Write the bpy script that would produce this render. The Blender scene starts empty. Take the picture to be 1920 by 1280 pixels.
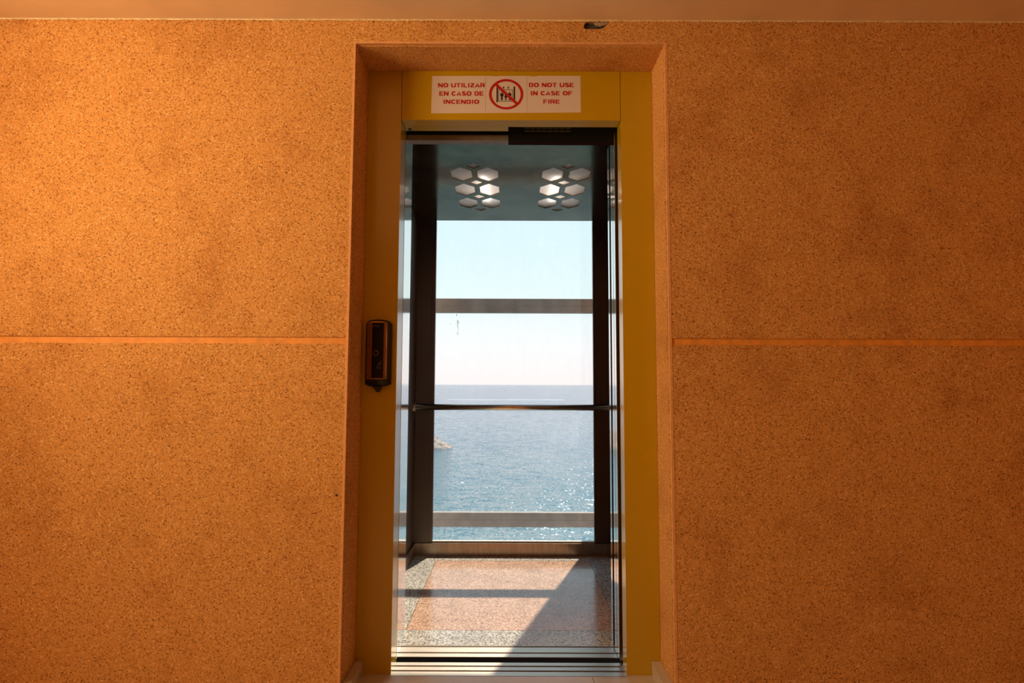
import bpy, bmesh, math, random
from mathutils import Vector, Matrix, noise
random.seed(7)
S = bpy.context.scene
COL = S.collection

# ------------------------------------------------------------------ camera
cam_d = bpy.data.cameras.new('camera'); cam = bpy.data.objects.new('camera', cam_d); COL.objects.link(cam)
p, rl = math.radians(4.0), math.radians(0.2)
R0 = Vector((1, 0, 0)); U0 = Vector((0, -math.sin(p), math.cos(p))); F0 = Vector((0, math.cos(p), math.sin(p)))
RR = math.cos(rl) * R0 + math.sin(rl) * U0; UU = -math.sin(rl) * R0 + math.cos(rl) * U0
cam.matrix_world = Matrix(((RR.x, UU.x, -F0.x, 0), (RR.y, UU.y, -F0.y, 0), (RR.z, UU.z, -F0.z, 0), (0, 0, 0, 1)))
cam_d.sensor_width = 36; cam_d.lens = 18.75; cam_d.shift_y = 11 / 1920
cam_d.clip_start = 0.02; cam_d.clip_end = 200000
S.camera = cam

# ------------------------------------------------------------------ view
S.view_settings.view_transform = 'Standard'; S.view_settings.look = 'None'
S.view_settings.gamma = 1.0; S.view_settings.use_curve_mapping = False
S.view_settings.exposure = 0.0

# ------------------------------------------------------------------ sky
W = bpy.data.worlds.new('sky'); S.world = W; W.use_nodes = True
nt = W.node_tree; nt.nodes.clear()
wo = nt.nodes.new('ShaderNodeOutputWorld'); bg = nt.nodes.new('ShaderNodeBackground')
tc = nt.nodes.new('ShaderNodeTexCoord'); sx = nt.nodes.new('ShaderNodeSeparateXYZ'); cr = nt.nodes.new('ShaderNodeValToRGB')
nt.links.new(tc.outputs['Generated'], sx.inputs[0]); nt.links.new(sx.outputs['Z'], cr.inputs[0])
nt.links.new(cr.outputs[0], bg.inputs[0]); nt.links.new(bg.outputs[0], wo.inputs[0])
bg.inputs[1].default_value = 1.12
el = cr.color_ramp.elements
el[0].position = 0.0; el[0].color = (1.0, 0.91, 0.92, 1)
el[1].position = 1.0; el[1].color = (0.16, 0.36, 0.72, 1)
for pos, c in ((0.03, (0.99, 0.94, 0.96)), (0.08, (0.96, 0.97, 1.0)), (0.16, (0.82, 0.97, 1.0)), (0.28, (0.72, 0.93, 1.0)), (0.55, (0.36, 0.62, 0.92))):
    e = el.new(pos); e.color = (*c, 1)

# ------------------------------------------------------------------ sun (from the sea side, high, a little to the right)
sd = bpy.data.lights.new('sun', 'SUN'); sun = bpy.data.objects.new('sun', sd); COL.objects.link(sun)
saz, sel = math.atan(0.371), math.radians(55.1)
sdir = Vector((math.sin(saz) * math.cos(sel), math.cos(saz) * math.cos(sel), math.sin(sel)))
sun.rotation_euler = sdir.to_track_quat('Z', 'Y').to_euler()
sun.location = sdir * 30
sd.energy = 6.6; sd.color = (1.0, 0.90, 0.76); sd.angle = math.radians(0.6)

# ------------------------------------------------------------------ added area light, standing in for light from an assumed side opening
ad = bpy.data.lights.new('assumed_side_light', 'AREA'); al = bpy.data.objects.new('assumed_side_light', ad); COL.objects.link(al)
ad.shape = 'RECTANGLE'; ad.size = .8; ad.size_y = 1.1
al.location = (-2.56, 0.42, 0.82); al.rotation_euler = (0, -math.pi / 2, 0)
ad.energy = 55; ad.color = (1.0, 0.67, 0.34)  # orange tint stands in for bounce off the walls, put into lamp colour

# ------------------------------------------------------------------ material helpers
def mat(name, base=(.5, .5, .5), rough=.5, metal=0., coat=0., spec=None):
    m = bpy.data.materials.new(name); m.use_nodes = True
    b = m.node_tree.nodes['Principled BSDF']
    b.inputs['Base Color'].default_value = (*base, 1); b.inputs['Roughness'].default_value = rough
    b.inputs['Metallic'].default_value = metal; b.inputs['Coat Weight'].default_value = coat
    b.inputs['Coat Roughness'].default_value = .08
    if spec is not None: b.inputs['Specular IOR Level'].default_value = spec
    return m
def N(m, t, **kw):
    n = m.node_tree.nodes.new(t)
    for k, v in kw.items():
        if k.startswith('i_'): n.inputs[k[2:].replace('_', ' ')].default_value = v
        else: setattr(n, k, v)
    return n
def L(m, a, b): m.node_tree.links.new(a, b)
def B(m): return m.node_tree.nodes['Principled BSDF']
def coords(m, scale=(1, 1, 1)):
    t = N(m, 'ShaderNodeTexCoord'); mp = N(m, 'ShaderNodeMapping'); mp.inputs['Scale'].default_value = scale
    L(m, t.outputs['Object'], mp.inputs['Vector']); return mp.outputs[0]
def ramp(m, fac, stops):
    r = N(m, 'ShaderNodeValToRGB'); e = r.color_ramp.elements
    e[0].position = stops[0][0]; e[0].color = (*stops[0][1], 1); e[1].position = stops[-1][0]; e[1].color = (*stops[-1][1], 1)
    for q, c in stops[1:-1]:
        k = e.new(q); k.color = (*c, 1)
    L(m, fac, r.inputs[0]); return r.outputs[0]
def mixc(m, fac, a, b, mode='MIX'):
    x = N(m, 'ShaderNodeMix', data_type='RGBA', blend_type=mode)
    if isinstance(fac, float): x.inputs[0].default_value = fac
    else: L(m, fac, x.inputs[0])
    for s, v in ((6, a), (7, b)):
        if isinstance(v, tuple): x.inputs[s].default_value = (*v, 1)
        else: L(m, v, x.inputs[s])
    return x.outputs[2]
def bump(m, h, strength=.5, dist=.01, prev=None):
    b = N(m, 'ShaderNodeBump'); b.inputs['Strength'].default_value = strength; b.inputs['Distance'].default_value = dist
    L(m, h, b.inputs['Height'])
    if prev is not None: L(m, prev, b.inputs['Normal'])
    return b.outputs[0]

def stucco():
    m = mat('aggregate_render', rough=.85, spec=.25); c = coords(m)
    v = N(m, 'ShaderNodeTexVoronoi', i_Scale=260.); L(m, c, v.inputs[0])
    n1 = N(m, 'ShaderNodeTexNoise', i_Scale=210., i_Detail=3.); L(m, c, n1.inputs[0])
    n2 = N(m, 'ShaderNodeTexNoise', i_Scale=4.5, i_Detail=5., i_Roughness=.65); L(m, c, n2.inputs[0])
    n3 = N(m, 'ShaderNodeTexNoise', i_Scale=180., i_Detail=3.); L(m, c, n3.inputs[0])
    sep = N(m, 'ShaderNodeSeparateColor'); L(m, v.outputs['Color'], sep.inputs[0])
    grain = ramp(m, sep.outputs[0], [(0, (.64, .30, .075)), (.3, (.73, .37, .105)), (.85, (.77, .41, .13)), (1, (.95, .64, .32))])
    pits = ramp(m, n3.outputs[0], [(.335, (.36, .23, .14)), (.445, (1, 1, 1))])
    a = mixc(m, .9, grain, pits, 'MULTIPLY')
    pat = ramp(m, n2.outputs[0], [(.3, (.82, .75, .68)), (.52, (1, 1, 1)), (.75, (1, 1, 1))])
    a = mixc(m, 1., a, pat, 'MULTIPLY')
    L(m, a, B(m).inputs['Base Color'])
    nb = bump(m, v.outputs['Distance'], .25, .002); nb2 = bump(m, n3.outputs[0], .5, .004, nb)
    L(m, nb2, B(m).inputs['Normal']); return m
M_ST = stucco()
def smooth_paint(name, col, sc=30, amt=.12, rough=.6):
    m = mat(name, col, rough); c = coords(m)
    n = N(m, 'ShaderNodeTexNoise', i_Scale=float(sc), i_Detail=4.); L(m, c, n.inputs[0])
    lo = tuple(x * (1 - amt) for x in col); hi = tuple(min(1, x * (1 + amt)) for x in col)
    L(m, ramp(m, n.outputs[0], [(.3, lo), (.7, hi)]), B(m).inputs['Base Color'])
    L(m, bump(m, n.outputs[0], .25, .002), B(m).inputs['Normal']); return m
M_BEAD = smooth_paint('orange_render_smooth', (.80, .42, .17), 60)
M_JOINT = smooth_paint('orange_joint_coat', (.85, .36, .06), 40)
M_CEIL = smooth_paint('cream_ceiling_paint', (.90, .72, .48), 6, .05)
M_CEILEDGE = smooth_paint('cream_filler', (.88, .70, .42), 90, .25)
M_YELJ = mat('ochre_enamel_jamb', (.54, .345, .004), .28, coat=.5)
M_YEL = mat('ochre_enamel', (.54, .345, .004), .36, coat=.03, spec=.18); 
def _y():
    m = M_YEL; c = coords(m); n = N(m, 'ShaderNodeTexNoise', i_Scale=420., i_Detail=2.); L(m, c, n.inputs[0])
    L(m, bump(m, n.outputs[0], .03, .001), B(m).inputs['Normal'])
    B(m).inputs['Coat Roughness'].default_value = .1
_y()
def steel(name, col, rough, sc=(1, 1, 60), aniso=.0, var=.08, bm=.03):
    m = mat(name, col, rough, 1.); c = coords(m, sc)
    n = N(m, 'ShaderNodeTexNoise', i_Scale=9., i_Detail=6., i_Roughness=.7); L(m, c, n.inputs[0])
    L(m, ramp(m, n.outputs[0], [(.25, tuple(x * (1 - var) for x in col)), (.75, tuple(x * (1 + var) for x in col))]), B(m).inputs['Base Color'])
    r = N(m, 'ShaderNodeMapRange'); r.inputs[3].default_value = rough * .8; r.inputs[4].default_value = rough * 1.25
    L(m, n.outputs[0], r.inputs[0]); L(m, r.outputs[0], B(m).inputs['Roughness'])
    L(m, bump(m, n.outputs[0], bm, .001), B(m).inputs['Normal'])
    return m
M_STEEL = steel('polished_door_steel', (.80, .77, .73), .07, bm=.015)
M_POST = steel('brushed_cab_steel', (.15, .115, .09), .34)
M_KICK = steel('worn_kick_steel', (.36, .27, .19), .32, (6, 1, 1), var=.3)
M_CHROME = steel('handrail_chrome', (.80, .70, .58), .30)
M_SILL = steel('sill_aluminium', (.62, .51, .40), .42, (1, 40, 1), var=.15)
M_ALU = mat('pale_aluminium_bead', (.72, .66, .58), .45, .3)
M_SHAFT = smooth_paint('dusty_shaft_steel', (.29, .25, .205), 12, .2, .5)
M_DARK = mat('hoistway_black_and_shade', (.006, .005, .004), .7, spec=.1)  # black for hoistway plates, also for sheets standing in for shade
M_BROWN = mat('dark_brown_header_steel', (.035, .018, .012), .7, 0., spec=.0)
def ceil_metal():
    m = mat('scuffed_teal_ceiling_steel', (.07, .10, .09), .14, .9); c = coords(m, (1, 1, 1))
    n = N(m, 'ShaderNodeTexNoise', i_Scale=7., i_Detail=8., i_Roughness=.7, i_Distortion=1.2); L(m, c, n.inputs[0])
    base = ramp(m, n.outputs[0], [(.32, (.095, .062, .032)), (.5, (.165, .112, .062)), (.66, (.22, .16, .09))])
    v = N(m, 'ShaderNodeTexNoise', i_Scale=160., i_Detail=1.); L(m, c, v.inputs[0])
    fl = ramp(m, v.outputs[0], [(.78, (0, 0, 0)), (.82, (1, 1, 1))])
    L(m, mixc(m, fl, base, (.5, .5, .4)), B(m).inputs['Base Color'])
    L(m, bump(m, n.outputs[0], .04, .002), B(m).inputs['Normal']); return m
M_CEILCAB = ceil_metal()
def granite(name, c1, c2, c3, dark):
    m = mat(name, rough=.18, coat=.10); c = coords(m)
    v = N(m, 'ShaderNodeTexVoronoi', i_Scale=230.); L(m, c, v.inputs[0])
    sep = N(m, 'ShaderNodeSeparateColor'); L(m, v.outputs['Color'], sep.inputs[0])
    a = ramp(m, sep.outputs[0], [(0, dark), (.20, c3), (.5, c1), (1, c2)])
    n = N(m, 'ShaderNodeTexNoise', i_Scale=95., i_Detail=4., i_Roughness=.7); L(m, c, n.inputs[0])
    sp = ramp(m, n.outputs[0], [(.36, (.30, .27, .26)), (.45, (1, 1, 1))])
    a = mixc(m, .85, a, sp, 'MULTIPLY')
    n2 = N(m, 'ShaderNodeTexNoise', i_Scale=9., i_Detail=3.); L(m, c, n2.inputs[0])
    a = mixc(m, 1., a, ramp(m, n2.outputs[0], [(.3, (.8, .78, .76)), (.7, (1, 1, 1))]), 'MULTIPLY')
    L(m, a, B(m).inputs['Base Color'])
    L(m, bump(m, n.outputs[0], .05, .001), B(m).inputs['Normal'])
    return m
M_PINK = granite('pink_granite', (.72, .42, .27), (.90, .64, .47), (.56, .32, .21), (.22, .15, .13))
M_GREY = granite('grey_granite', (.62, .56, .48), (.86, .80, .68), (.32, .28, .24), (.06, .055, .05))
M_STONE = smooth_paint('pale_landing_marble', (.56, .48, .40), 5, .1, .25)
M_WHITE = mat('sign_vinyl', (.74, .68, .66), .45)
M_RED = mat('sign_red_ink', (.50, .006, .012), .45)
M_BLACKINK = mat('sign_black_ink', (.012, .012, .014), .45)
M_GREYINK = mat('sign_grey_ink', (.18, .17, .17), .45)
M_PLASTIC = mat('black_plastic', (.010, .009, .008), .35)
M_BRONZE = mat('bronze_mirror_steel', (.34, .21, .14), .16, 1.)
M_GLASSBLK = mat('black_glass', (.003, .004, .006), .03, spec=.22)
M_MARK = mat('engraved_marks', (.30, .28, .26), .5)
M_CONC = smooth_paint('exposed_grey_mortar', (.07, .06, .055), 80, .6, .9)
M_CONCL = smooth_paint('pale_mortar', (.42, .36, .27), 90, .3, .9)
def glass(name, dirt, seed):
    m = bpy.data.materials.new(name); m.use_nodes = True; t = m.node_tree; t.nodes.clear()
    o = N(m, 'ShaderNodeOutputMaterial'); tr = N(m, 'ShaderNodeBsdfTransparent'); gl = N(m, 'ShaderNodeBsdfGlossy')
    tr.inputs[0].default_value = (.992, .997, .994, 1); gl.inputs['Roughness'].default_value = .02
    fr = N(m, 'ShaderNodeFresnel', i_IOR=1.35); mx = N(m, 'ShaderNodeMixShader')
    ge = N(m, 'ShaderNodeNewGeometry'); iv = N(m, 'ShaderNodeMath', operation='SUBTRACT'); iv.inputs[0].default_value = 1.; L(m, ge.outputs['Backfacing'], iv.inputs[1])
    fm = N(m, 'ShaderNodeMath', operation='MULTIPLY'); L(m, fr.outputs[0], fm.inputs[0]); L(m, iv.outputs[0], fm.inputs[1])
    L(m, fm.outputs[0], mx.inputs[0]); L(m, tr.outputs[0], mx.inputs[1]); L(m, gl.outputs[0], mx.inputs[2])
    df = N(m, 'ShaderNodeBsdfTranslucent'); df.inputs[0].default_value = (.85, .82, .78, 1)
    d2 = N(m, 'ShaderNodeBsdfDiffuse'); d2.inputs[0].default_value = (.8, .77, .72, 1)
    dm = N(m, 'ShaderNodeMixShader'); dm.inputs[0].default_value = .4; L(m, df.outputs[0], dm.inputs[1]); L(m, d2.outputs[0], dm.inputs[2])
    c = coords(m, (1, 1, .25)); n = N(m, 'ShaderNodeTexNoise', i_Scale=6., i_Detail=6., i_Roughness=.7); L(m, c, n.inputs[0])
    c2 = coords(m); n2 = N(m, 'ShaderNodeTexNoise', i_Scale=150., i_Detail=1.); L(m, c2, n2.inputs[0])
    r = N(m, 'ShaderNodeMapRange'); r.inputs[1].default_value = .3; r.inputs[2].default_value = .75; r.inputs[3].default_value = dirt * .4; r.inputs[4].default_value = dirt * 1.8
    L(m, n.outputs[0], r.inputs[0])
    r2 = N(m, 'ShaderNodeMapRange'); r2.inputs[1].default_value = .76; r2.inputs[2].default_value = .82; r2.inputs[4].default_value = .35
    L(m, n2.outputs[0], r2.inputs[0])
    ad_ = N(m, 'ShaderNodeMath', operation='ADD'); L(m, r.outputs[0], ad_.inputs[0]); L(m, r2.outputs[0], ad_.inputs[1])
    fx = N(m, 'ShaderNodeMixShader'); L(m, ad_.outputs[0], fx.inputs[0]); L(m, mx.outputs[0], fx.inputs[1]); L(m, dm.outputs[0], fx.inputs[2])
    L(m, fx.outputs[0], o.inputs[0]); return m
M_GLASS = glass('hazy_lift_glass', .035, 1); M_GLASS2 = glass('shaft_glass', .025, 2)

# ------------------------------------------------------------------ mesh helpers
def link(name, bm, m, parent=None, bevel=0, smooth=False, loc=None):
    if bevel:
        bmesh.ops.bevel(bm, geom=[e for e in bm.edges if len(e.link_faces) == 2 and e.calc_face_angle(0) > .5], offset=bevel, segments=2, affect='EDGES', profile=.6, clamp_overlap=True)
    me = bpy.data.meshes.new(name); bmesh.ops.recalc_face_normals(bm, faces=bm.faces); bm.to_mesh(me); bm.free()
    for mm in (m if isinstance(m, (list, tuple)) else [m]): me.materials.append(mm)
    if smooth:
        for f in me.polygons: f.use_smooth = True
    o = bpy.data.objects.new(name, me); COL.objects.link(o)
    if parent:
        o.parent = parent
        inv = Vector((0, 0, 0)); q = parent
        while q: inv += q.location; q = q.parent
        o.location = -inv
    return o
def addbox(bm, x0, x1, y0, y1, z0, z1):
    v = [bm.verts.new((x, y, z)) for x in (x0, x1) for y in (y0, y1) for z in (z0, z1)]
    for f in ((0, 1, 3, 2), (4, 6, 7, 5), (0, 4, 5, 1), (2, 3, 7, 6), (0, 2, 6, 4), (1, 5, 7, 3)): bm.faces.new([v[i] for i in f])
def box(name, x0, x1, y0, y1, z0, z1, m, parent=None, bevel=.0015):
    bm = bmesh.new(); addbox(bm, x0, x1, y0, y1, z0, z1); return link(name, bm, m, parent, bevel)
def prism(bm, pts, axis, a, b):
    """extrude polygon along an axis; pts are the other two coords in order."""
    def P(u, v, w): return {'x': (w, u, v), 'y': (u, w, v), 'z': (u, v, w)}[axis]
    A = [bm.verts.new(P(u, v, a)) for u, v in pts]; Bv = [bm.verts.new(P(u, v, b)) for u, v in pts]
    n = len(pts); bm.faces.new(A); bm.faces.new(Bv[::-1])
    for i in range(n): bm.faces.new((A[i], A[(i + 1) % n], Bv[(i + 1) % n], Bv[i]))
def plate_with_holes(outer, holes, axis, a, b):
    """flat plate between a and b, outline + holes, real thickness"""
    bm = bmesh.new()
    def P(u, v, w): return {'x': (w, u, v), 'y': (u, w, v), 'z': (u, v, w)}[axis]
    ed = []
    for loop in [outer] + holes:
        vs = [bm.verts.new(P(u, v, a)) for u, v in loop]
        for i in range(len(vs)): ed.append(bm.edges.new((vs[i], vs[(i + 1) % len(vs)])))
    bmesh.ops.triangle_fill(bm, use_beauty=True, use_dissolve=False, edges=ed)
    r = bmesh.ops.extrude_face_region(bm, geom=bm.faces[:])
    off = {'x': Vector((b - a, 0, 0)), 'y': Vector((0, b - a, 0)), 'z': Vector((0, 0, b - a))}[axis]
    bmesh.ops.translate(bm, vec=off, verts=[g for g in r['geom'] if isinstance(g, bmesh.types.BMVert)])
    return bm
def tube(bm, a, b, r, seg=20):
    a, b = Vector(a), Vector(b); d = b - a
    mtx = Matrix.Translation((a + b) / 2) @ d.to_track_quat('Z', 'Y').to_matrix().to_4x4()
    bmesh.ops.create_cone(bm, cap_ends=True, segments=seg, radius1=r, radius2=r, depth=d.length, matrix=mtx)
def empty(name, loc, label, cat, group=None):
    o = bpy.data.objects.new(name, None); COL.objects.link(o); o.location = loc; o.empty_display_size = .1
    o['label'] = label; o['category'] = cat; o['kind'] = 'thing'
    if group: o['group'] = group
    bpy.context.view_layer.update(); return o
def tag(o, label, cat, group=None):
    o['label'] = label; o['category'] = cat; o['kind'] = 'thing'
    if group: o['group'] = group
    return o
def struct(o, label=None, cat=None):
    o['kind'] = 'structure'
    if label: o['label'] = label
    if cat: o['category'] = cat
    return o

FZ = -1.069      # floor level
CZ = 1.345       # landing ceiling
WY = 1.885       # face of the landing wall
FY = 2.05        # face of the door frame
NL, NR, NT = -.583, .561, 1.256    # niche in the wall

# ------------------------------------------------------------------ SETTING: landing
# wall around the lift: smooth base coat, then render panels standing proud of it
outer = [(-2.4, FZ), (NL, FZ), (NL, NT), (NR, NT), (NR, FZ), (2.4, FZ), (2.4, 3.2), (-2.4, 3.2)]
bm = bmesh.new(); prism(bm, outer, 'y', WY + .010, 2.145)
wall = struct(link('wall_front', bm, M_BEAD), 'orange aggregate-rendered wall around the elevator niche', 'wall')
GZ0, GZ1 = .143, .1665
bd = .005     # width of the smooth corner bead
# upper panel with the broken hole near the ceiling
hole = [(.262, 1.318), (.264, 1.330), (.270, 1.3385), (.285, 1.341), (.305, 1.3405), (.330, 1.3412), (.352, 1.3415), (.362, 1.337), (.350, 1.3305), (.342, 1.323), (.334, 1.316), (.322, 1.312), (.300, 1.3115), (.280, 1.312), (.270, 1.311)]
hole = [(x - .0015, z) for x, z in hole]
up = [(-2.4, GZ1), (NL - bd, GZ1), (NL - bd, NT + bd), (NR + bd, NT + bd), (NR + bd, GZ1), (2.4, GZ1), (2.4, CZ + .05), (-2.4, CZ + .05)]
bm = plate_with_holes(up, [hole], 'y', WY, WY + .010); o = link('render_panel', bm, M_ST, wall)
bm = bmesh.new(); addbox(bm, -2.4, NL - bd, WY, WY + .010, FZ, GZ0); link('render_panel', bm, M_ST, wall, .003)
bm = bmesh.new(); addbox(bm, NR + bd, 2.4, WY, WY + .010, FZ, GZ0); link('render_panel', bm, M_ST, wall, .003)
for a_, b_ in ((-2.4, NL - bd), (NR + bd, 2.4)):
    bm = bmesh.new(); addbox(bm, a_, b_, WY + .004, WY + .0105, GZ0 - .002, GZ1 + .002); link('joint_band', bm, M_JOINT, wall)
# rendered reveals of the niche
bm = bmesh.new(); addbox(bm, NL - .001, NL + .006, WY + .012, FY + .02, FZ, NT); link('reveal_render', bm, M_ST, wall)
bm = bmesh.new(); addbox(bm, NR - .006, NR + .001, WY + .012, FY + .02, FZ, NT); link('reveal_render', bm, M_ST, wall)
bm = bmesh.new(); addbox(bm, NL + .006, NR - .006, WY + .012, FY + .02, NT - .006, NT + .001); link('reveal_render', bm, M_ST, wall)
# corner beads (three parts), slightly uneven hand-run edges
def bead(axis, fixed, a, b, out):
    bm = bmesh.new(); n = 60; rings = []
    for i in range(n + 1):
        t = a + (b - a) * i / n
        j = noise.noise(Vector((t * 7, out, 3.1))) * .0022
        if axis == 'z': prof = [(fixed - out * (bd + .001 + j), WY - .001), (fixed + out * (.003), WY - .001), (fixed + out * .003, WY + .014), (fixed - out * (bd + .001), WY + .010)]
        else: prof = [(fixed + (bd + .001 + j), WY - .001), (fixed - .003, WY - .001), (fixed - .003, WY + .014), (fixed + bd + .001, WY + .010)]
        rings.append([bm.verts.new((u, v, t) if axis == 'z' else (t, v, u)) for u, v in prof])
    for i in range(n):
        for k in range(4): bm.faces.new((rings[i][k], rings[i][(k + 1) % 4], rings[i + 1][(k + 1) % 4], rings[i + 1][k]))
    bm.faces.new(rings[0]); bm.faces.new(rings[-1][::-1])
    return link('corner_bead', bm, M_BEAD, wall)
bead('z', NL, FZ, NT + bd, 1); bead('z', NR, FZ, NT + bd, -1); bead('x', NT, NL + .0031, NR - .0031, 0)
# broken mortar inside the hole
bm = bmesh.new()
gx, gz = 22, 7; g = []
for i in range(gx + 1):
    row = []
    for k in range(gz + 1):
        x = .255 + .115 * i / gx; z = 1.305 + .039 * k / gz
        row.append(bm.verts.new((x, WY + .0098 - .0045 * abs(noise.noise(Vector((x * 90, z * 90, 1)))) , z)))
    g.append(row)
for i in range(gx):
    for k in range(gz): bm.faces.new((g[i][k], g[i + 1][k], g[i + 1][k + 1], g[i][k + 1]))
link('broken_mortar', bm, M_CONC, wall)
bm = bmesh.new()
prism(bm, [(.297, 1.3395), (.303, 1.334), (.312, 1.3285), (.322, 1.3265), (.331, 1.3275), (.342, 1.3315), (.354, 1.3365), (.350, 1.3405), (.325, 1.3410)], 'y', WY + .003, WY + .009)
link('mortar_flake', bm, M_CONCL, wall, .001)
bm = bmesh.new(); bmesh.ops.create_icosphere(bm, subdivisions=2, radius=.0052, matrix=Matrix.Translation((-.608, WY - .0004, -.385)) @ Matrix.Diagonal((1, .35, .9, 1)))
link('wall_hole_spot', bm, M_CONC, wall, 0, True)  # flattened dark dot standing in for a small hole in the render
# crumbs of aggregate along the ragged top edge
bm = bmesh.new()
for i in range(520):
    x = random.uniform(-1.9, 1.9); r = random.uniform(.0012, .0036)
    z = CZ - .001 - random.random() ** 2 * .007
    bmesh.ops.create_icosphere(bm, subdivisions=1, radius=r, matrix=Matrix.Translation((x, WY - .0005, z)) @ Matrix.Diagonal((1, .8, 1.2, 1)))
o = link('aggregate_crumbs', bm, M_ST, wall); o['kind'] = 'stuff'
bm = bmesh.new(); n = 260; A = []
for i in range(n + 1):
    x = -2.3 + 4.6 * i / n; h = .0035 + .004 * abs(noise.noise(Vector((x * 22, 5, 0)))) + .002 * noise.noise(Vector((x * 70, 1, 0)))
    A.append([bm.verts.new((x, WY - .004, CZ + .001)), bm.verts.new((x, WY - .002, CZ - h)), bm.verts.new((x, WY + .001, CZ - h))])
for i in range(n):
    for k in range(2): bm.faces.new((A[i][k], A[i + 1][k], A[i + 1][k + 1], A[i][k + 1]))
link('ceiling_joint_filler', bm, M_CEILEDGE, wall)

# floor of the landing (pale slabs), ceiling, side and back walls
fl = bpy.data.objects.new('floor', None); COL.objects.link(fl); fl['kind'] = 'structure'
xs = [-2.4, -1.64, -.80, -.41 + .0, .41, .80, 1.64, 2.4]
xs = [-2.4, -1.5, -.6, .3, 1.2, 2.4]
ys = [-2.5, -1.6, -.7, .2, 1.1, 2.04]
for i in range(len(xs) - 1):
    for k in range(len(ys) - 1):
        box('floor_slab', xs[i] + .001, xs[i + 1] - .001, ys[k] + .001, ys[k + 1] - .001, FZ - .05, FZ, M_STONE, fl, .001)
struct(box('ceiling', -2.4, 2.4, -2.5, WY + .0, CZ, CZ + .15, M_CEIL, None, 0), 'cream painted ceiling of the landing', 'ceiling')
struct(box('wall_right', 2.4, 2.55, -2.5, 2.145, FZ, 3.2, M_ST, None, 0), 'orange rendered wall on the right of the landing', 'wall')
struct(box('wall_back', -2.4, 2.4, -2.65, -2.5, FZ, CZ, M_ST, None, 0), 'orange rendered wall behind the viewer', 'wall')
bm = plate_with_holes([(-2.5, FZ), (2.145, FZ), (2.145, 3.2), (-2.5, 3.2)], [[(-.18, 0.40), (1.02, 0.40), (1.02, 1.30), (-.18, 1.30)]], 'x', -2.4, -2.55)  # opening is assumed, cut in front of the added area light
struct(link('wall_left', bm, M_ST), 'orange rendered wall with an assumed opening for the added side light', 'wall')
# skirting inside the niche and along the wall
def skirt(name, x0, x1, y0, y1):
    return struct(box(name, x0, x1, y0, y1, FZ, FZ + .05, M_STONE, None, .003))
skirt('baseboard_left', NL + .007, -.548, WY - .014, FY - .001)
skirt('baseboard_right', .522, NR - .007, WY - .014, FY - .001)
skirt('baseboard_front_left', -2.39, NL - .001, WY - .015, WY - .001)
skirt('baseboard_front_right', NR + .001, 2.39, WY - .015, WY - .001)

# ------------------------------------------------------------------ LANDING DOOR FRAME
OL, OR_, OT = -.4435, .4285, 1.047
fr = empty('elevator_portal', (0, FY, FZ), 'ochre yellow painted metal elevator door frame set in the orange niche', 'door frame')
box('jamb', NL + .007, OL, FY, 2.142, FZ, NT - .007, M_YELJ, fr, .002)
box('jamb', OR_, NR - .007, FY, 2.120, FZ, NT - .007, M_YELJ, fr, .002)
box('header', OL + .002, OR_ - .002, FY - .001, 2.105, OT, NT - .007, M_YEL, fr, .002)
box('track_cover', OL + .001, -.0187, 2.1055, 2.142, OT, 1.22, M_YEL, fr, .001)
# above the opening: black mechanism plate right, black sheet for shaft shade left
box('mechanism_shade_plate', -.0187, .60, 2.182, 2.19, 1.028, 1.22, M_DARK, fr, 0)
box('mechanism_shade_plate', -.60, -.0190, 2.200, 2.208, 1.062, 1.22, M_DARK, fr, 0)  # black sheet standing in for the unlit shaft behind the header
vent = box('vent_plate', .045, .250, 2.180, 2.182, 1.058, 1.086, M_DARK, fr, 0)
for rz in (1.079, 1.066):
    for k in range(8):
        x = .049 + k * .0248
        box('slot', x, x + .0205, 2.1788, 2.1802, rz - .003, rz + .003, mat('slot_brown', (.05, .035, .028), .7) if k == 0 and rz > 1.07 else bpy.data.materials['slot_brown'], vent, 0)
bm = bmesh.new(); bmesh.ops.create_cone(bm, cap_ends=True, segments=20, radius1=.008, radius2=.006, depth=.004, matrix=Matrix.Translation((-.4225, 2.128, OT - .002)))
link('sensor', bm, M_PLASTIC, fr, 0)
# landing sill with two door grooves
def sill_bm(x0, x1, y0, y1, grooves, w=.010, z0=FZ - .04, zt=FZ):
    pts = [(y0, z0), (y0, zt)]
    for gy in grooves: pts += [(gy - w / 2, zt), (gy - w / 2, zt - .018), (gy + w / 2, zt - .018), (gy + w / 2, zt)]
    pts += [(y1, zt), (y1, z0)]
    bm = bmesh.new(); prism(bm, pts, 'x', x0, x1); return bm
tag(link('landing_sill', sill_bm(OL - .0, OR_ + .0, 2.042, 2.137, (2.0758, 2.1099)), M_SILL), 'aluminium sill with two door grooves, nearer one at the landing floor', 'sill')
for a_, b_ in ((NL + .007, OL - .0005), (OR_ + .0005, NR - .007)): box('floor_slab', a_, b_, 2.0405, 2.0495, FZ - .05, FZ, M_STONE, fl, 0)
# black strip added under the sills so the shaded gap stays dark
struct(box('gap_shade_1', -.62, .62, 2.138, 2.179, FZ - .16, FZ - .13, M_DARK, None, 0))

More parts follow.
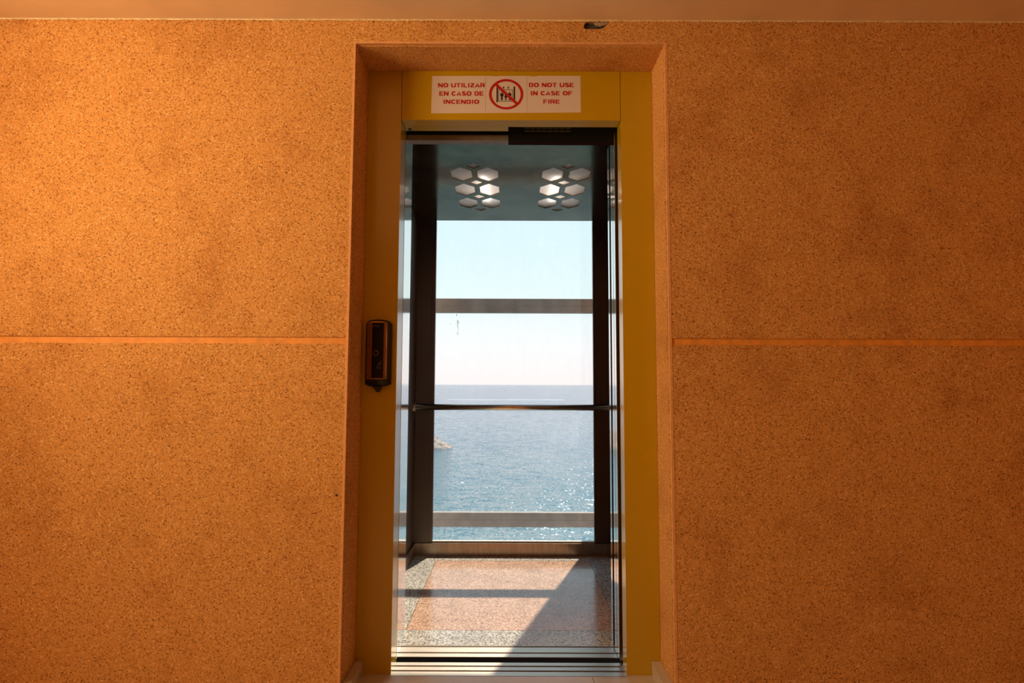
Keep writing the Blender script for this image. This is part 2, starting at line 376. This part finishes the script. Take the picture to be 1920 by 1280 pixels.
# sliding door panels parked on the right
ds = empty('telescopic_door_set', (.63, 2.23, FZ), 'open telescopic steel elevator doors stacked edge-on beside the right yellow jamb', 'elevator door')
def door_panel(y0, y1, x0=.421):
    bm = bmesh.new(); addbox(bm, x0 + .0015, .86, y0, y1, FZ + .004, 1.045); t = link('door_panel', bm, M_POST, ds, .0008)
    bm = bmesh.new(); addbox(bm, x0, x0 + .0014, y0 + .001, y1 - .001, FZ + .004, 1.045); link('edge_strip', bm, M_STEEL, t, 0)['label'] = 'polished door edge reflecting the sea and sky'
door_panel(2.150, 2.190)
door_panel(2.1945, 2.240)
door_panel(2.274, 2.310)

# ------------------------------------------------------------------ ELEVATOR CAR
CL, CRX, CY0, CY1, CC = -.6155, .632, 2.272, 3.44, 1.074
car = empty('elevator_car', (0, 2.85, FZ), 'steel elevator car with granite floor, hexagon ceiling lights and a sea-view rear window', 'elevator')
# side walls and front returns
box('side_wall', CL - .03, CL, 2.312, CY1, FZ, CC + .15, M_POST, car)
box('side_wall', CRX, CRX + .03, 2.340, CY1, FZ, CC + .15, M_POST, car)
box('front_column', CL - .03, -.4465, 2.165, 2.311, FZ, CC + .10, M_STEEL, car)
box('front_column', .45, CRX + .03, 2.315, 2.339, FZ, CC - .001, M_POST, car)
box('car_header', -.4460, -.0190, 2.212, 2.250, 1.040, 1.20, M_SHAFT, car, .001)
box('car_header', -.0188, .4480, 2.212, 2.250, 1.038, 1.20, M_BROWN, car, .001)
for sx_ in (.372, .404):
    bm = bmesh.new(); bmesh.ops.create_uvsphere(bm, u_segments=12, v_segments=6, radius=.004, matrix=Matrix.Translation((sx_, 2.2115, 1.046))); link('screw', bm, M_CHROME, car, 0, True)
# roof
box('roof', CL - .03, CRX + .03, 2.20, CY1 + .05, CC + .15, CC + .19, M_DARK, car, 0)
# ceiling plate with hexagon and diamond cut-outs
def hexa(cx, cy): return [(cx - .053, cy - .044), (cx, cy - .091), (cx + .053, cy - .044), (cx + .053, cy + .044), (cx, cy + .091), (cx - .053, cy + .044)]
def dia(cx, cy): return [(cx - .036, cy), (cx, cy - .031), (cx + .036, cy), (cx, cy + .031)]
holes = []
CLUST = ((-.262, -.127, -.1935), (.204, .343, .2745))
for a, b, c in CLUST:
    for cy in (2.668, 2.884, 3.100): holes += [hexa(a, cy), hexa(b, cy)]
    for cy in (2.562, 2.778, 2.993, 3.209): holes.append(dia(c, cy))
bm = plate_with_holes([(CL, 2.25), (CRX, 2.25), (CRX, CY1 - .002), (CL, CY1 - .002)], holes, 'z', CC, CC + .004)
link('ceiling_panel', bm, M_CEILCAB, car)
# light boxes above the cut-outs
def frosted():
    m = bpy.data.materials.new('frosted_diffuser'); m.use_nodes = True; t = m.node_tree; t.nodes.clear()
    o = N(m, 'ShaderNodeOutputMaterial'); tl = N(m, 'ShaderNodeBsdfTranslucent'); tl.inputs[0].default_value = (.85, .82, .80, 1)
    df = N(m, 'ShaderNodeBsdfDiffuse'); df.inputs[0].default_value = (.55, .46, .41, 1); mx = N(m, 'ShaderNodeMixShader'); mx.inputs[0].default_value = .30
    L(m, tl.outputs[0], mx.inputs[1]); L(m, df.outputs[0], mx.inputs[2])
    gl = N(m, 'ShaderNodeBsdfGlossy'); gl.inputs['Roughness'].default_value = .18; gl.inputs[0].default_value = (.8, .8, .8, 1)
    m2 = N(m, 'ShaderNodeMixShader'); m2.inputs[0].default_value = .22; L(m, mx.outputs[0], m2.inputs[1]); L(m, gl.outputs[0], m2.inputs[2])
    L(m, m2.outputs[0], o.inputs[0]); return m
M_FROST = frosted()
M_TUBE = bpy.data.materials.new('lamp_tube'); M_TUBE.use_nodes = True
_b = M_TUBE.node_tree.nodes['Principled BSDF']; _b.inputs['Emission Color'].default_value = (1, .95, .88, 1); _b.inputs['Emission Strength'].default_value = 42
M_BOX = mat('lamp_box_grey', (.26, .21, .17), .6)
for ci, (a, b, c) in enumerate(CLUST):
    x0, x1 = min(a, b) - .075, max(a, b) + .075
    lb = bmesh.new()
    pts = [(x0, CC + .020), (x0, CC + .085), (x1, CC + .085), (x1, CC + .020)]
    for q0, q1, r0, r1, s0, s1 in ((x0, x1, 2.50, 3.26, .085, .090), (x0 - .004, x0, 2.50, 3.26, .0045, .090), (x1, x1 + .004, 2.50, 3.26, .0045, .090), (x0, x1, 2.496, 2.50, .0045, .090), (x0, x1, 3.26, 3.264, .0045, .090)):
        addbox(lb, q0, q1, r0, r1, CC + s0, CC + s1)
    h = link('ceiling_light', lb, M_BOX, car)
    box('diffuser', x0 + .001, x1 - .001, 2.501, 3.259, CC + .008, CC + .010, M_FROST, h, 0)
    lx = (-.152, .232)[ci]
    bm = bmesh.new(); tube(bm, (lx, 2.72, CC + .026), (lx, 3.08, CC + .026), .009, 16); link('lamp_tube', bm, M_TUBE, h, 0, True)
# floor: inlaid granite slabs
def slab(x0, x1, y0, y1, m): return box('floor_slab', x0 + .0012, x1 - .0012, y0 + .0012, y1 - .0012, FZ - .03, FZ, m, car, .0006)
slab(-.459, .475, 2.408, 3.328, M_PINK)
slab(CL, CRX, 2.272, 2.408, M_GREY)
slab(CL, -.459, 2.408, 2.763, M_GREY); slab(CL, -.459, 2.763, 3.328, M_GREY)
slab(.475, CRX, 2.408, 3.328, M_GREY); slab(CL, CRX, 3.328, CY1, M_GREY)
box('subfloor', CL - .03, CRX + .03, 2.19, CY1 + .05, FZ - .08, FZ - .031, M_DARK, car, 0)
link('car_sill', sill_bm(-.4460, .4210 + .03, 2.180, 2.271, (2.211, 2.262), z0=FZ - .03), M_SILL, car)
box('toe_guard_shade', -.4460, .4500, 2.1790, 2.1799, FZ - .30, FZ - .003, M_DARK, car, 0)  # thin black sheet: the apron's shade put into its colour
# rear wall: kick plate, posts, glazing bead
KZ = -.9935
box('kick_plate', CL, CRX, 3.420, 3.462, FZ, KZ, M_KICK, car, .002)
box('side_skirting', CL, CL + .012, 2.312, 3.419, FZ, KZ, M_KICK, car, .002)
box('rear_post', CL, -.5225, 3.428, 3.55, KZ + .001, CC - .0005, M_POST, car, .002)
box('rear_post', .540, CRX, 3.428, 3.55, KZ + .001, CC - .0005, M_POST, car, .002)
box('glazing_bead', -.5222, -.4975, 3.433, 3.46, KZ + .001, CC - .0005, M_POST, car, .0015)
box('glazing_bead', .5245, .5397, 3.433, 3.46, KZ + .001, CC - .0005, M_POST, car, .0015)
box('glazing_bead', -.497, .524, 3.440, 3.462, KZ + .0005, KZ + .009, M_ALU, car, .001)
box('window_pane', -.4985, .5255, 3.452, 3.459, KZ + .005, CC + .01, M_GLASS, car, 0)
box('rear_lintel', CL - .03, CRX + .03, CY1, 3.462, CC + .0105, CC + .15, M_POST, car, .001)
# dried drips on the pane
bm = bmesh.new()
for x, z, w_, h_ in ((-.361, .45, .0045, .012), (-.356, .395, .003, .05), (-.350, .36, .002, .035), (-.354, .33, .0035, .02), (-.349, .40, .003, .03), (-.40, .395, .003, .008), (-.386, .43, .002, .006), (-.4215, -.905, .0022, .035), (-.423, -.93, .002, .03), (.02, -.70, .002, .02), (.012, -.55, .003, .004), (.3, .9, .003, .003), (-.3, .96, .004, .003)):
    q = [(x - w_ / 2, z + h_ / 2), (x - w_ * .2, z - h_ / 2), (x + w_ * .3, z - h_ / 2), (x + w_ / 2, z + h_ / 3), (x, z + h_ / 2)]
    bm.faces.new([bm.verts.new((a_, 3.4515, b_)) for a_, b_ in q])
_o = link('dried_drips', bm, mat('dried_dirt', (.30, .28, .27), .9), car); _o['kind'] = 'stuff'
# handrail
rz = -.1435
bm = bmesh.new(); tube(bm, (CL, 3.40, rz), (CRX, 3.40, rz), .0187, 28); hr = link('handrail', bm, M_CHROME, car, 0, True)
for x, s in ((CL, 1), (CRX, -1)):
    bm = bmesh.new(); tube(bm, (x, 3.39, rz), (x + s * .008, 3.39, rz), .030, 28); link('end_flange', bm, M_CHROME, hr, 0)

# ------------------------------------------------------------------ GLAZED SHAFT behind the car
sh = empty('glazed_shaft_frame', (0, 3.9, FZ - .5), 'grey steel frame of the glazed lift shaft, crossbars seen through the car window', 'shaft frame')
for z0, z1 in ((.525, .628), (-1.011, -.911)):
    c = bmesh.new(); addbox(c, -.66, .70, 3.874, 3.918, z0, (z0 + z1) / 2 - .0008); addbox(c, -.66, .70, 3.874, 3.918, (z0 + z1) / 2 + .0008, z1); addbox(c, -.66, .70, 3.877, 3.915, (z0 + z1) / 2 - .001, (z0 + z1) / 2 + .001)
    link('crossbar', c, M_SHAFT, sh)
box('shaft_post', -.75, -.655, 3.874, 3.96, -3.5, 3.2, M_SHAFT, sh)
box('shaft_post', .634, .75, 3.874, 3.96, -3.5, 3.2, M_SHAFT, sh)
for z0, z1 in ((-2.5, -1.012), (-.910, .524), (.629, 2.2)):
    box('shaft_pane', -.654, .633, 3.892, 3.900, z0, z1, M_GLASS2, sh, 0)

# ------------------------------------------------------------------ CALL STATION on the left jamb
cs = empty('call_station', (-.5098, FY, 0), 'black and bronze elevator call station with a round button on the left jamb', 'call button')
def ap(x, r=.0478, top=.247): return top - .010 * ((x + .5098) / r) ** 2 - (.006 if abs(x + .5098) > r * .94 else 0)
pts = [(-.5098 + .0478 * (-1 + 2 * i / 16), 0) for i in range(17)]
top = [(x, ap(x)) for x, _ in pts]
bot = [(-.4620, .004), (-.4640, -.0015), (-.4850, -.0085), (-.5350, -.0085), (-.5555, -.0015), (-.5576, .004)]
bm = bmesh.new(); prism(bm, top + bot, 'y', FY - .022, FY); link('housing', bm, M_PLASTIC, cs, .002)
def bulge(x0, x1, z0, z1, yb, h, thick, seg=24, xc=-.5150, hw=.041):
    bm = bmesh.new(); F = []; Bk = []
    for i in range(seg + 1):
        x = x0 + (x1 - x0) * i / seg; y = yb - h * (1 - ((x - xc) / hw) ** 2) ** .5 if abs(x - xc) < hw else yb
        F.append([bm.verts.new((x, y, z0)), bm.verts.new((x, y, z1))]); Bk.append([bm.verts.new((x, yb + thick, z0)), bm.verts.new((x, yb + thick, z1))])
    for i in range(seg):
        bm.faces.new((F[i][0], F[i + 1][0], F[i + 1][1], F[i][1])); bm.faces.new((Bk[i][0], Bk[i][1], Bk[i + 1][1], Bk[i + 1][0]))
        bm.faces.new((F[i][0], Bk[i][0], Bk[i + 1][0], F[i + 1][0])); bm.faces.new((F[i][1], F[i + 1][1], Bk[i + 1][1], Bk[i][1]))
    bm.faces.new((F[0][0], F[0][1], Bk[0][1], Bk[0][0])); bm.faces.new((F[-1][0], Bk[-1][0], Bk[-1][1], F[-1][1])); return bm
cy0 = FY - .020
link('cover', bulge(-.5558, -.4742, .020, .236, cy0, .010, .004), M_BRONZE, cs, 0, False)
for f in cs.children[-1].data.polygons: f.use_smooth = abs(f.normal.z) < .5
def cyf(x): return cy0 - .010 * max(0, 1 - ((x + .5150) / .041) ** 2) ** .5
gp = link('display_glass', bulge(-.5315, -.4885, .023, .233, cy0 - .001, .0103, .002), M_GLASSBLK, cs)
box('cover_lip', -.552, -.4780, cy0 - .0105, cy0, .0185, .0205, M_BRONZE, cs, .0005)
bm = bmesh.new(); tube(bm, (-.4785, cy0 - .0045, .021), (-.4785, cy0 - .0045, .235), .0028, 14); link('ridge_highlight', bm, mat('highlight_bronze', (.62, .40, .28), .22, 1.), cs, 0, True)  # paler bronze ridge, the cover's bright side highlight put into colour
box('cover_seam', -.4872, -.4860, cy0 - .0082, cy0, .021, .235, M_PLASTIC, cs, 0)
bm = bmesh.new(); prism(bm, [(-.545, .2345), (-.482, .2345), (-.486, .2375), (-.500, .2392), (-.515, .2395), (-.532, .2385)], 'y', cy0 - .010, cy0); link('cap_highlight', bm, bpy.data.materials['highlight_bronze'], cs, .0006)  # paler arched cap, the highlight along the top rim put into colour
bm = bmesh.new(); bmesh.ops.create_cone(bm, cap_ends=True, segments=32, radius1=.0115, radius2=.0105, depth=.004, matrix=Matrix.Translation((-.5160, cyf(-.516) - .0028, .118)) @ Matrix.Rotation(math.pi / 2, 4, 'X'))
bt = link('call_button', bm, M_BRONZE, cs, .0008)
bm = bmesh.new(); bmesh.ops.create_cone(bm, cap_ends=True, segments=28, radius1=.0088, radius2=.0088, depth=.0012, matrix=Matrix.Translation((-.5160, cyf(-.516) - .0052, .118)) @ Matrix.Rotation(math.pi / 2, 4, 'X'))
link('button_face', bm, M_GLASSBLK, bt)
bm = bmesh.new()
def dash(x, z, w, h, ang=0):
    c, s = math.cos(ang), math.sin(ang); y = cyf(x) - .0016
    q = [(x + c * u - s * v, y, z + s * u + c * v) for u, v in ((-w / 2, -h / 2), (w / 2, -h / 2), (w / 2, h / 2), (-w / 2, h / 2))]
    bm.faces.new([bm.verts.new(t) for t in q])
for k in range(6): dash(-.527 + k * .0045, .2235, .0026, .0008, (.5, -.5, .9, -.2, .3, -.8)[k]); dash(-.528 + k * .0043, .2190, .0028, .0009, (0, .1, -.1, 0, .2, 0)[k])
for x, z, w, a in ((-.499, .083, .012, .9), (-.503, .077, .010, .3), (-.498, .074, .007, .9), (-.508, .068, .012, .9), (-.501, .063, .006, 0), (-.513, .061, .008, .5), (-.5, .059, .007, .5)): dash(x, z, w, .0010, a)
link('engraved_marks', bm, M_MARK, cs)['kind'] = 'stuff'
bm = bmesh.new(); prism(bm, [(-.5295, -.0080), (-.4935, -.0080), (-.5000, -.020), (-.5040, -.0290), (-.5130, -.0300), (-.5180, -.022)], 'y', FY - .024, FY - .002)
link('key_lock', bm, M_PLASTIC, cs, .002)

# ------------------------------------------------------------------ WARNING STICKER on the header
sg = empty('warning_sticker', (-.027, FY - .001, 1.073), 'white fire warning sticker with red lettering and a no-elevator symbol on the yellow header', 'sign')
Y0 = FY - .001
def tear(x): return .0035 if -.080 < x < -.058 else (.0022 if .080 < x < .10 else 0)
tp = []; n = 60
for i in range(n + 1):
    x = -.3222 + (.2695 + .3222) * i / n; tp.append((x, 1.2275 + .0030 * i / n - (0.0025 if -.095 < x < -.062 else 0) * (x + .095) / .033 * 1.0 - (.0022 if .072 < x < .095 else 0)))
bt_ = [(.2705, 1.0790), (-.3245, 1.0735)]
bm = bmesh.new(); prism(bm, tp + bt_, 'y', Y0 - .0006, Y0); link('sticker_sheet', bm, M_WHITE, sg)
for x in (-.1083, .0560): box('fold_line', x - .0004, x + .0004, Y0 - .0008, Y0 - .0005, 1.077, 1.2275, M_GREYINK, sg, 0)
def arc(cx, cy, rx, ry, a0, a1, n=10): return [(cx + rx * math.cos(math.radians(a0 + (a1 - a0) * i / n)), cy + ry * math.sin(math.radians(a0 + (a1 - a0) * i / n))) for i in range(n + 1)]
# letters as centre-line strokes in a box 1 high; (width, strokes)
GL = {'A': (.98, [[(.11, 0), (.49, .92), (.87, 0)], [(.26, .27), (.72, .27)]]),
      'C': (.92, [arc(.49, .5, .36, .39, 42, 318, 16)]),
      'D': (.92, [[(.13, .10), (.13, .90)], [(.13, .90), (.42, .90)] + arc(.42, .5, .36, .40, 90, -90, 12) + [(.13, .10)]]),
      'E': (.84, [[(.13, 0), (.13, 1)], [(.13, .90), (.78, .90)], [(.13, .51), (.72, .51)], [(.13, .10), (.80, .10)]]),
      'F': (.80, [[(.13, 0), (.13, 1)], [(.13, .90), (.76, .90)], [(.13, .50), (.68, .50)]]),
      'I': (.40, [[(.20, 0), (.20, 1)]]),
      'L': (.78, [[(.13, 0), (.13, 1)], [(.13, .10), (.75, .10)]]),
      'N': (.95, [[(.13, 0), (.13, 1)], [(.82, 0), (.82, 1)], [(.16, .90), (.79, .10)]]),
      'O': (1.0, [arc(.5, .5, .37, .40, 0, 360, 22)]),
      'R': (.94, [[(.13, 0), (.13, 1)], [(.13, .90), (.52, .90)] + arc(.54, .685, .22, .215, 90, -90, 8) + [(.13, .47)], [(.52, .47), (.82, .0)]]),
      'S': (.86, [arc(.43, .71, .27, .20, 25, 210, 9) + arc(.43, .29, .29, .20, 60, -155, 12)]),
      'T': (.86, [[(.43, 0), (.43, .9)], [(.03, .90), (.83, .90)]]),
      'U': (.94, [[(.13, 1), (.13, .42)] + arc(.47, .40, .34, .31, 180, 360, 12) + [(.81, 1)]]),
      'W': (1.3, [[(.08, 1), (.36, .05), (.65, .95), (.94, .05), (1.22, 1)]]),
      'Z': (.86, [[(.08, .90), (.78, .90)], [(.72, .86), (.14, .14)], [(.06, .10), (.80, .10)]])}
def text(s, x0, x1, z0, z1, rot=0):
    quads = []; pen = 0.
    for ch in s:
        if ch == ' ': pen += .48; continue
        w, st = GL[ch]
        for pl in st:
            P = [Vector(q) for q in pl]; closed = (P[0] - P[-1]).length < 1e-4
            Lf, Rt = [], []
            for i, q in enumerate(P):
                if closed: d0 = (q - P[i - 1 if i else -2]).normalized(); d1 = (P[(i + 1) if i < len(P) - 1 else 1] - q).normalized()
                else: d0 = (q - P[i - 1]).normalized() if i else (P[1] - q).normalized(); d1 = (P[i + 1] - q).normalized() if i < len(P) - 1 else d0
                t = (d0 + d1); t = t.normalized() if t.length > .3 else d1
                nrm = Vector((-t.y, t.x)); hw = (.125 * abs(nrm.x) + .098 * abs(nrm.y)) / max(.55, abs(t.dot(d1)))
                Lf.append(q + nrm * hw); Rt.append(q - nrm * hw)
            for i in range(len(P) - 1):
                quads.append([(v.x + pen, min(1, max(0, v.y))) for v in (Lf[i], Lf[i + 1], Rt[i + 1], Rt[i])])
        pen += w + .07
    pen -= .07; bm = bmesh.new()
    for qi, q in enumerate(quads):
        vs = []
        for u, v in q:
            x = x0 + u / pen * (x1 - x0); vs.append(bm.verts.new((x, Y0 - .0008 - qi * 2e-6, z0 + v * (z1 - z0) + (x - x0) * rot)))
        bm.faces.new(vs)
    o = link('lettering', bm, M_RED, sg); return o
PX = .002132
def wx(x): return -.0269 + (x - 949) * PX
def wz(y): return 1.1532 - (y - 177) * PX
text('NO UTILIZAR', wx(821.5), wx(909.5), wz(164.3), wz(156.0), .004)
text('EN CASO DE', wx(824), wx(907), wz(180.5), wz(171.9), .004)
text('INCENDIO', wx(831.5), wx(899), wz(196.2), wz(187.8), .002)
text('DO NOT USE', wx(991.3), wx(1075.5), wz(163.2), wz(154.8), .002)
text('IN CASE OF', wx(994.5), wx(1072.5), wz(179.1), wz(170.8), .002)
text('FIRE', wx(1018.3), wx(1049.3), wz(195.1), wz(186.8))
# symbol (coordinates of the print in its own little grid)
def gxz(u, v): return (-.0269 + (u - 770) / 19.69 * PX, 1.1528 - (v - 635) / 19.69 * PX)
def flat(bm, pts, y):
    bm.faces.new([bm.verts.new((x, y, z)) for x, z in pts])
def disc(u, v, r, n=14): return [gxz(u + r * math.cos(2 * math.pi * i / n), v + r * math.sin(2 * math.pi * i / n)) for i in range(n)]
bm = bmesh.new(); yk = Y0 - .0009
def rect(u0, u1, v0, v1, b=None): flat(b or bm, [gxz(u0, v0), gxz(u1, v0), gxz(u1, v1), gxz(u0, v1)], yk)
rect(415, 470, 335, 940); rect(1042, 1100, 335, 940)
rect(490, 1012, 455, 474); rect(490, 1012, 888, 908); rect(490, 508, 474, 888)
for u, dirn in ((675, -1), (850, 1)):
    t, b = (332, 430)
    if dirn < 0: flat(bm, [gxz(u, t), gxz(u + 50, t + 48), gxz(u + 16, t + 42), gxz(u + 16, b), gxz(u - 16, b), gxz(u - 16, t + 42), gxz(u - 50, t + 48)], yk)
    else: flat(bm, [gxz(u, b), gxz(u - 50, b - 48), gxz(u - 16, b - 42), gxz(u - 16, t - 5), gxz(u + 16, t - 5), gxz(u + 16, b - 42), gxz(u + 50, b - 48)], yk)
flat(bm, disc(615, 545, 30), yk); flat(bm, disc(768, 562, 24), yk); flat(bm, disc(900, 555, 27), yk)
rect(555, 675, 592, 710); rect(575, 610, 710, 862); rect(618, 652, 710, 862)
flat(bm, [gxz(735, 595), gxz(800, 595), gxz(835, 755), gxz(700, 755)], yk); rect(725, 752, 755, 862); rect(764, 790, 755, 862)
rect(842, 962, 594, 700); rect(865, 897, 700, 862); rect(905, 937, 700, 862)
link('pictogram', bm, M_BLACKINK, sg)
bm = bmesh.new(); rect(990, 1012, 474, 888, bm); link('pictogram_shade', bm, M_GREYINK, sg)
bm = bmesh.new(); n = 72; yr = Y0 - .0012; rings = []
for i in range(n):
    a = 2 * math.pi * i / n; co, si = math.cos(a), math.sin(a)
    rings.append([bm.verts.new((x, y, z)) for (x, z), y in ((gxz(770 + 630 * co, 635 + 580 * si), yr), (gxz(770 + 533 * co, 635 + 492 * si), yr))])
for i in range(n): j = (i + 1) % n; bm.faces.new((rings[i][0], rings[j][0], rings[j][1], rings[i][1]))
flat(bm, [gxz(350, 290), gxz(425, 225), gxz(1195, 950), gxz(1120, 1020)], yr - .0002)
link('prohibition_ring', bm, M_RED, sg)

# ------------------------------------------------------------------ SEA, headland, wake
def sea_mat():
    m = mat('sea_water', (.02, .13, .17), .12, spec=.6); c = coords(m, (1, 1, 1))
    t = N(m, 'ShaderNodeTexCoord')
    cs_ = coords(m, (.5, .9, 1)); n = N(m, 'ShaderNodeTexNoise', i_Scale=.55, i_Detail=8., i_Roughness=.66, i_Distortion=.6); L(m, cs_, n.inputs[0])
    cb = coords(m, (.4, 1, 1)); n2 = N(m, 'ShaderNodeTexNoise', i_Scale=.05, i_Detail=3.); L(m, cb, n2.inputs[0])
    cl = coords(m, (1, 1, 1)); n3 = N(m, 'ShaderNodeTexNoise', i_Scale=.012, i_Detail=4.); L(m, cl, n3.inputs[0])
    # depth tint: shallower and greener towards the shore
    sp = N(m, 'ShaderNodeSeparateXYZ'); L(m, t.outputs['Object'], sp.inputs[0])
    mr = N(m, 'ShaderNodeMapRange'); mr.inputs[1].default_value = 90; mr.inputs[2].default_value = 1200; L(m, sp.outputs['Y'], mr.inputs[0])
    dep = ramp(m, mr.outputs[0], [(0, (.008, .115, .145)), (.25, (.004, .085, .150)), (1, (.004, .050, .14))])
    dep = mixc(m, ramp(m, n3.outputs[0], [(.45, (0, 0, 0)), (.75, (.5, .5, .5))]), dep, (.13, .18, .17))
    L(m, dep, B(m).inputs['Base Color'])
    # wave slopes: a tilted surface normal taken straight from two noises
    def sub(sc, stretch, k, det):
        cc = coords(m, stretch); nn = N(m, 'ShaderNodeTexNoise', i_Scale=sc, i_Detail=det, i_Roughness=.6, i_Distortion=.4); L(m, cc, nn.inputs[0])
        v1 = N(m, 'ShaderNodeVectorMath', operation='SUBTRACT'); L(m, nn.outputs['Color'], v1.inputs[0]); v1.inputs[1].default_value = (.5, .5, .5)
        v2 = N(m, 'ShaderNodeVectorMath', operation='MULTIPLY'); L(m, v1.outputs[0], v2.inputs[0]); v2.inputs[1].default_value = (k * .6, k, 0)
        return v2.outputs[0]
    def vadd(x, y):
        v = N(m, 'ShaderNodeVectorMath', operation='ADD'); L(m, x, v.inputs[0])
        if isinstance(y, tuple): v.inputs[1].default_value = y
        else: L(m, y, v.inputs[1])
        return v.outputs[0]
    sl = vadd(vadd(sub(.30, (.45, 1, 1), 1.0, 3.), sub(1.9, (.7, 1, 1), 2.2, 2.)), (0, 0, 1))
    vn = N(m, 'ShaderNodeVectorMath', operation='NORMALIZE'); L(m, sl, vn.inputs[0])
    L(m, vn.outputs[0], B(m).inputs['Normal']); B(m).inputs['Roughness'].default_value = .09
    return m
SZ = -40.
bm = bmesh.new(); bmesh.ops.create_grid(bm, x_segments=1, y_segments=1, size=60000, matrix=Matrix.Translation((0, 60010, SZ)))
struct(link('sea', bm, sea_mat()), 'blue-green sea stretching to the horizon beyond the car window', 'sea')
# rocky headland: tip seen at the left edge of the window
m_r = smooth_paint('headland_rock', (.50, .37, .29), .6, .45, .9); 
bm = bmesh.new(); nx, ny = 130, 40; g = []
for i in range(nx + 1):
    x = -231.5 + (-37.5 + 231.5) * i / nx; row = []
    d = (-37.5 - x)
    H = min(1, d / 15) ** .75 * (6.2 + min(d, 60) * .16); Wd = 4 + min(d, 40) * .55
    for k in range(ny + 1):
        v = -1 + 2 * k / ny; y = 343 + v * Wd + 3 * noise.noise(Vector((x * .06, 0, 0)))
        prof = max(0, 1 - v * v) ** .6
        z = SZ - .6 + H * prof * (1 + .5 * noise.noise(Vector((x * .16, y * .16, 2)))) + 1.3 * prof * noise.noise(Vector((x * .6, y * .6, 7))) + .5 * prof * noise.noise(Vector((x * 1.6, y * 1.6, 3)))
        row.append(bm.verts.new((x, y, z)))
    g.append(row)
for i in range(nx):
    for k in range(ny): bm.faces.new((g[i][k], g[i + 1][k], g[i + 1][k + 1], g[i][k + 1]))
tag(link('rocky_headland', bm, m_r), 'low brown rocky headland rising from the sea at the left edge of the window', 'rock')
m_f = mat('sea_foam', (.62, .66, .68), .8)
bm = bmesh.new(); n = 90; A = []
for i in range(n + 1):
    t = i / n; x = -170 + 310 * t; w = 17 * (.35 + .65 * min(1, t * 1.4)) * min(1, (1 - t) * 14 + .25) * (1 + .35 * noise.noise(Vector((t * 30, 0, 0))))
    yc = 1425 + 6 * t
    A.append([bm.verts.new((x, yc - w / 2, SZ + .05)), bm.verts.new((x, yc, SZ + .5)), bm.verts.new((x, yc + w / 2, SZ + .05))])
for i in range(n):
    for k in range(2): bm.faces.new((A[i][k], A[i + 1][k], A[i + 1][k + 1], A[i][k + 1]))
tag(link('boat_wake', bm, m_f), 'long thin white boat wake on the sea just above the handrail', 'wake')
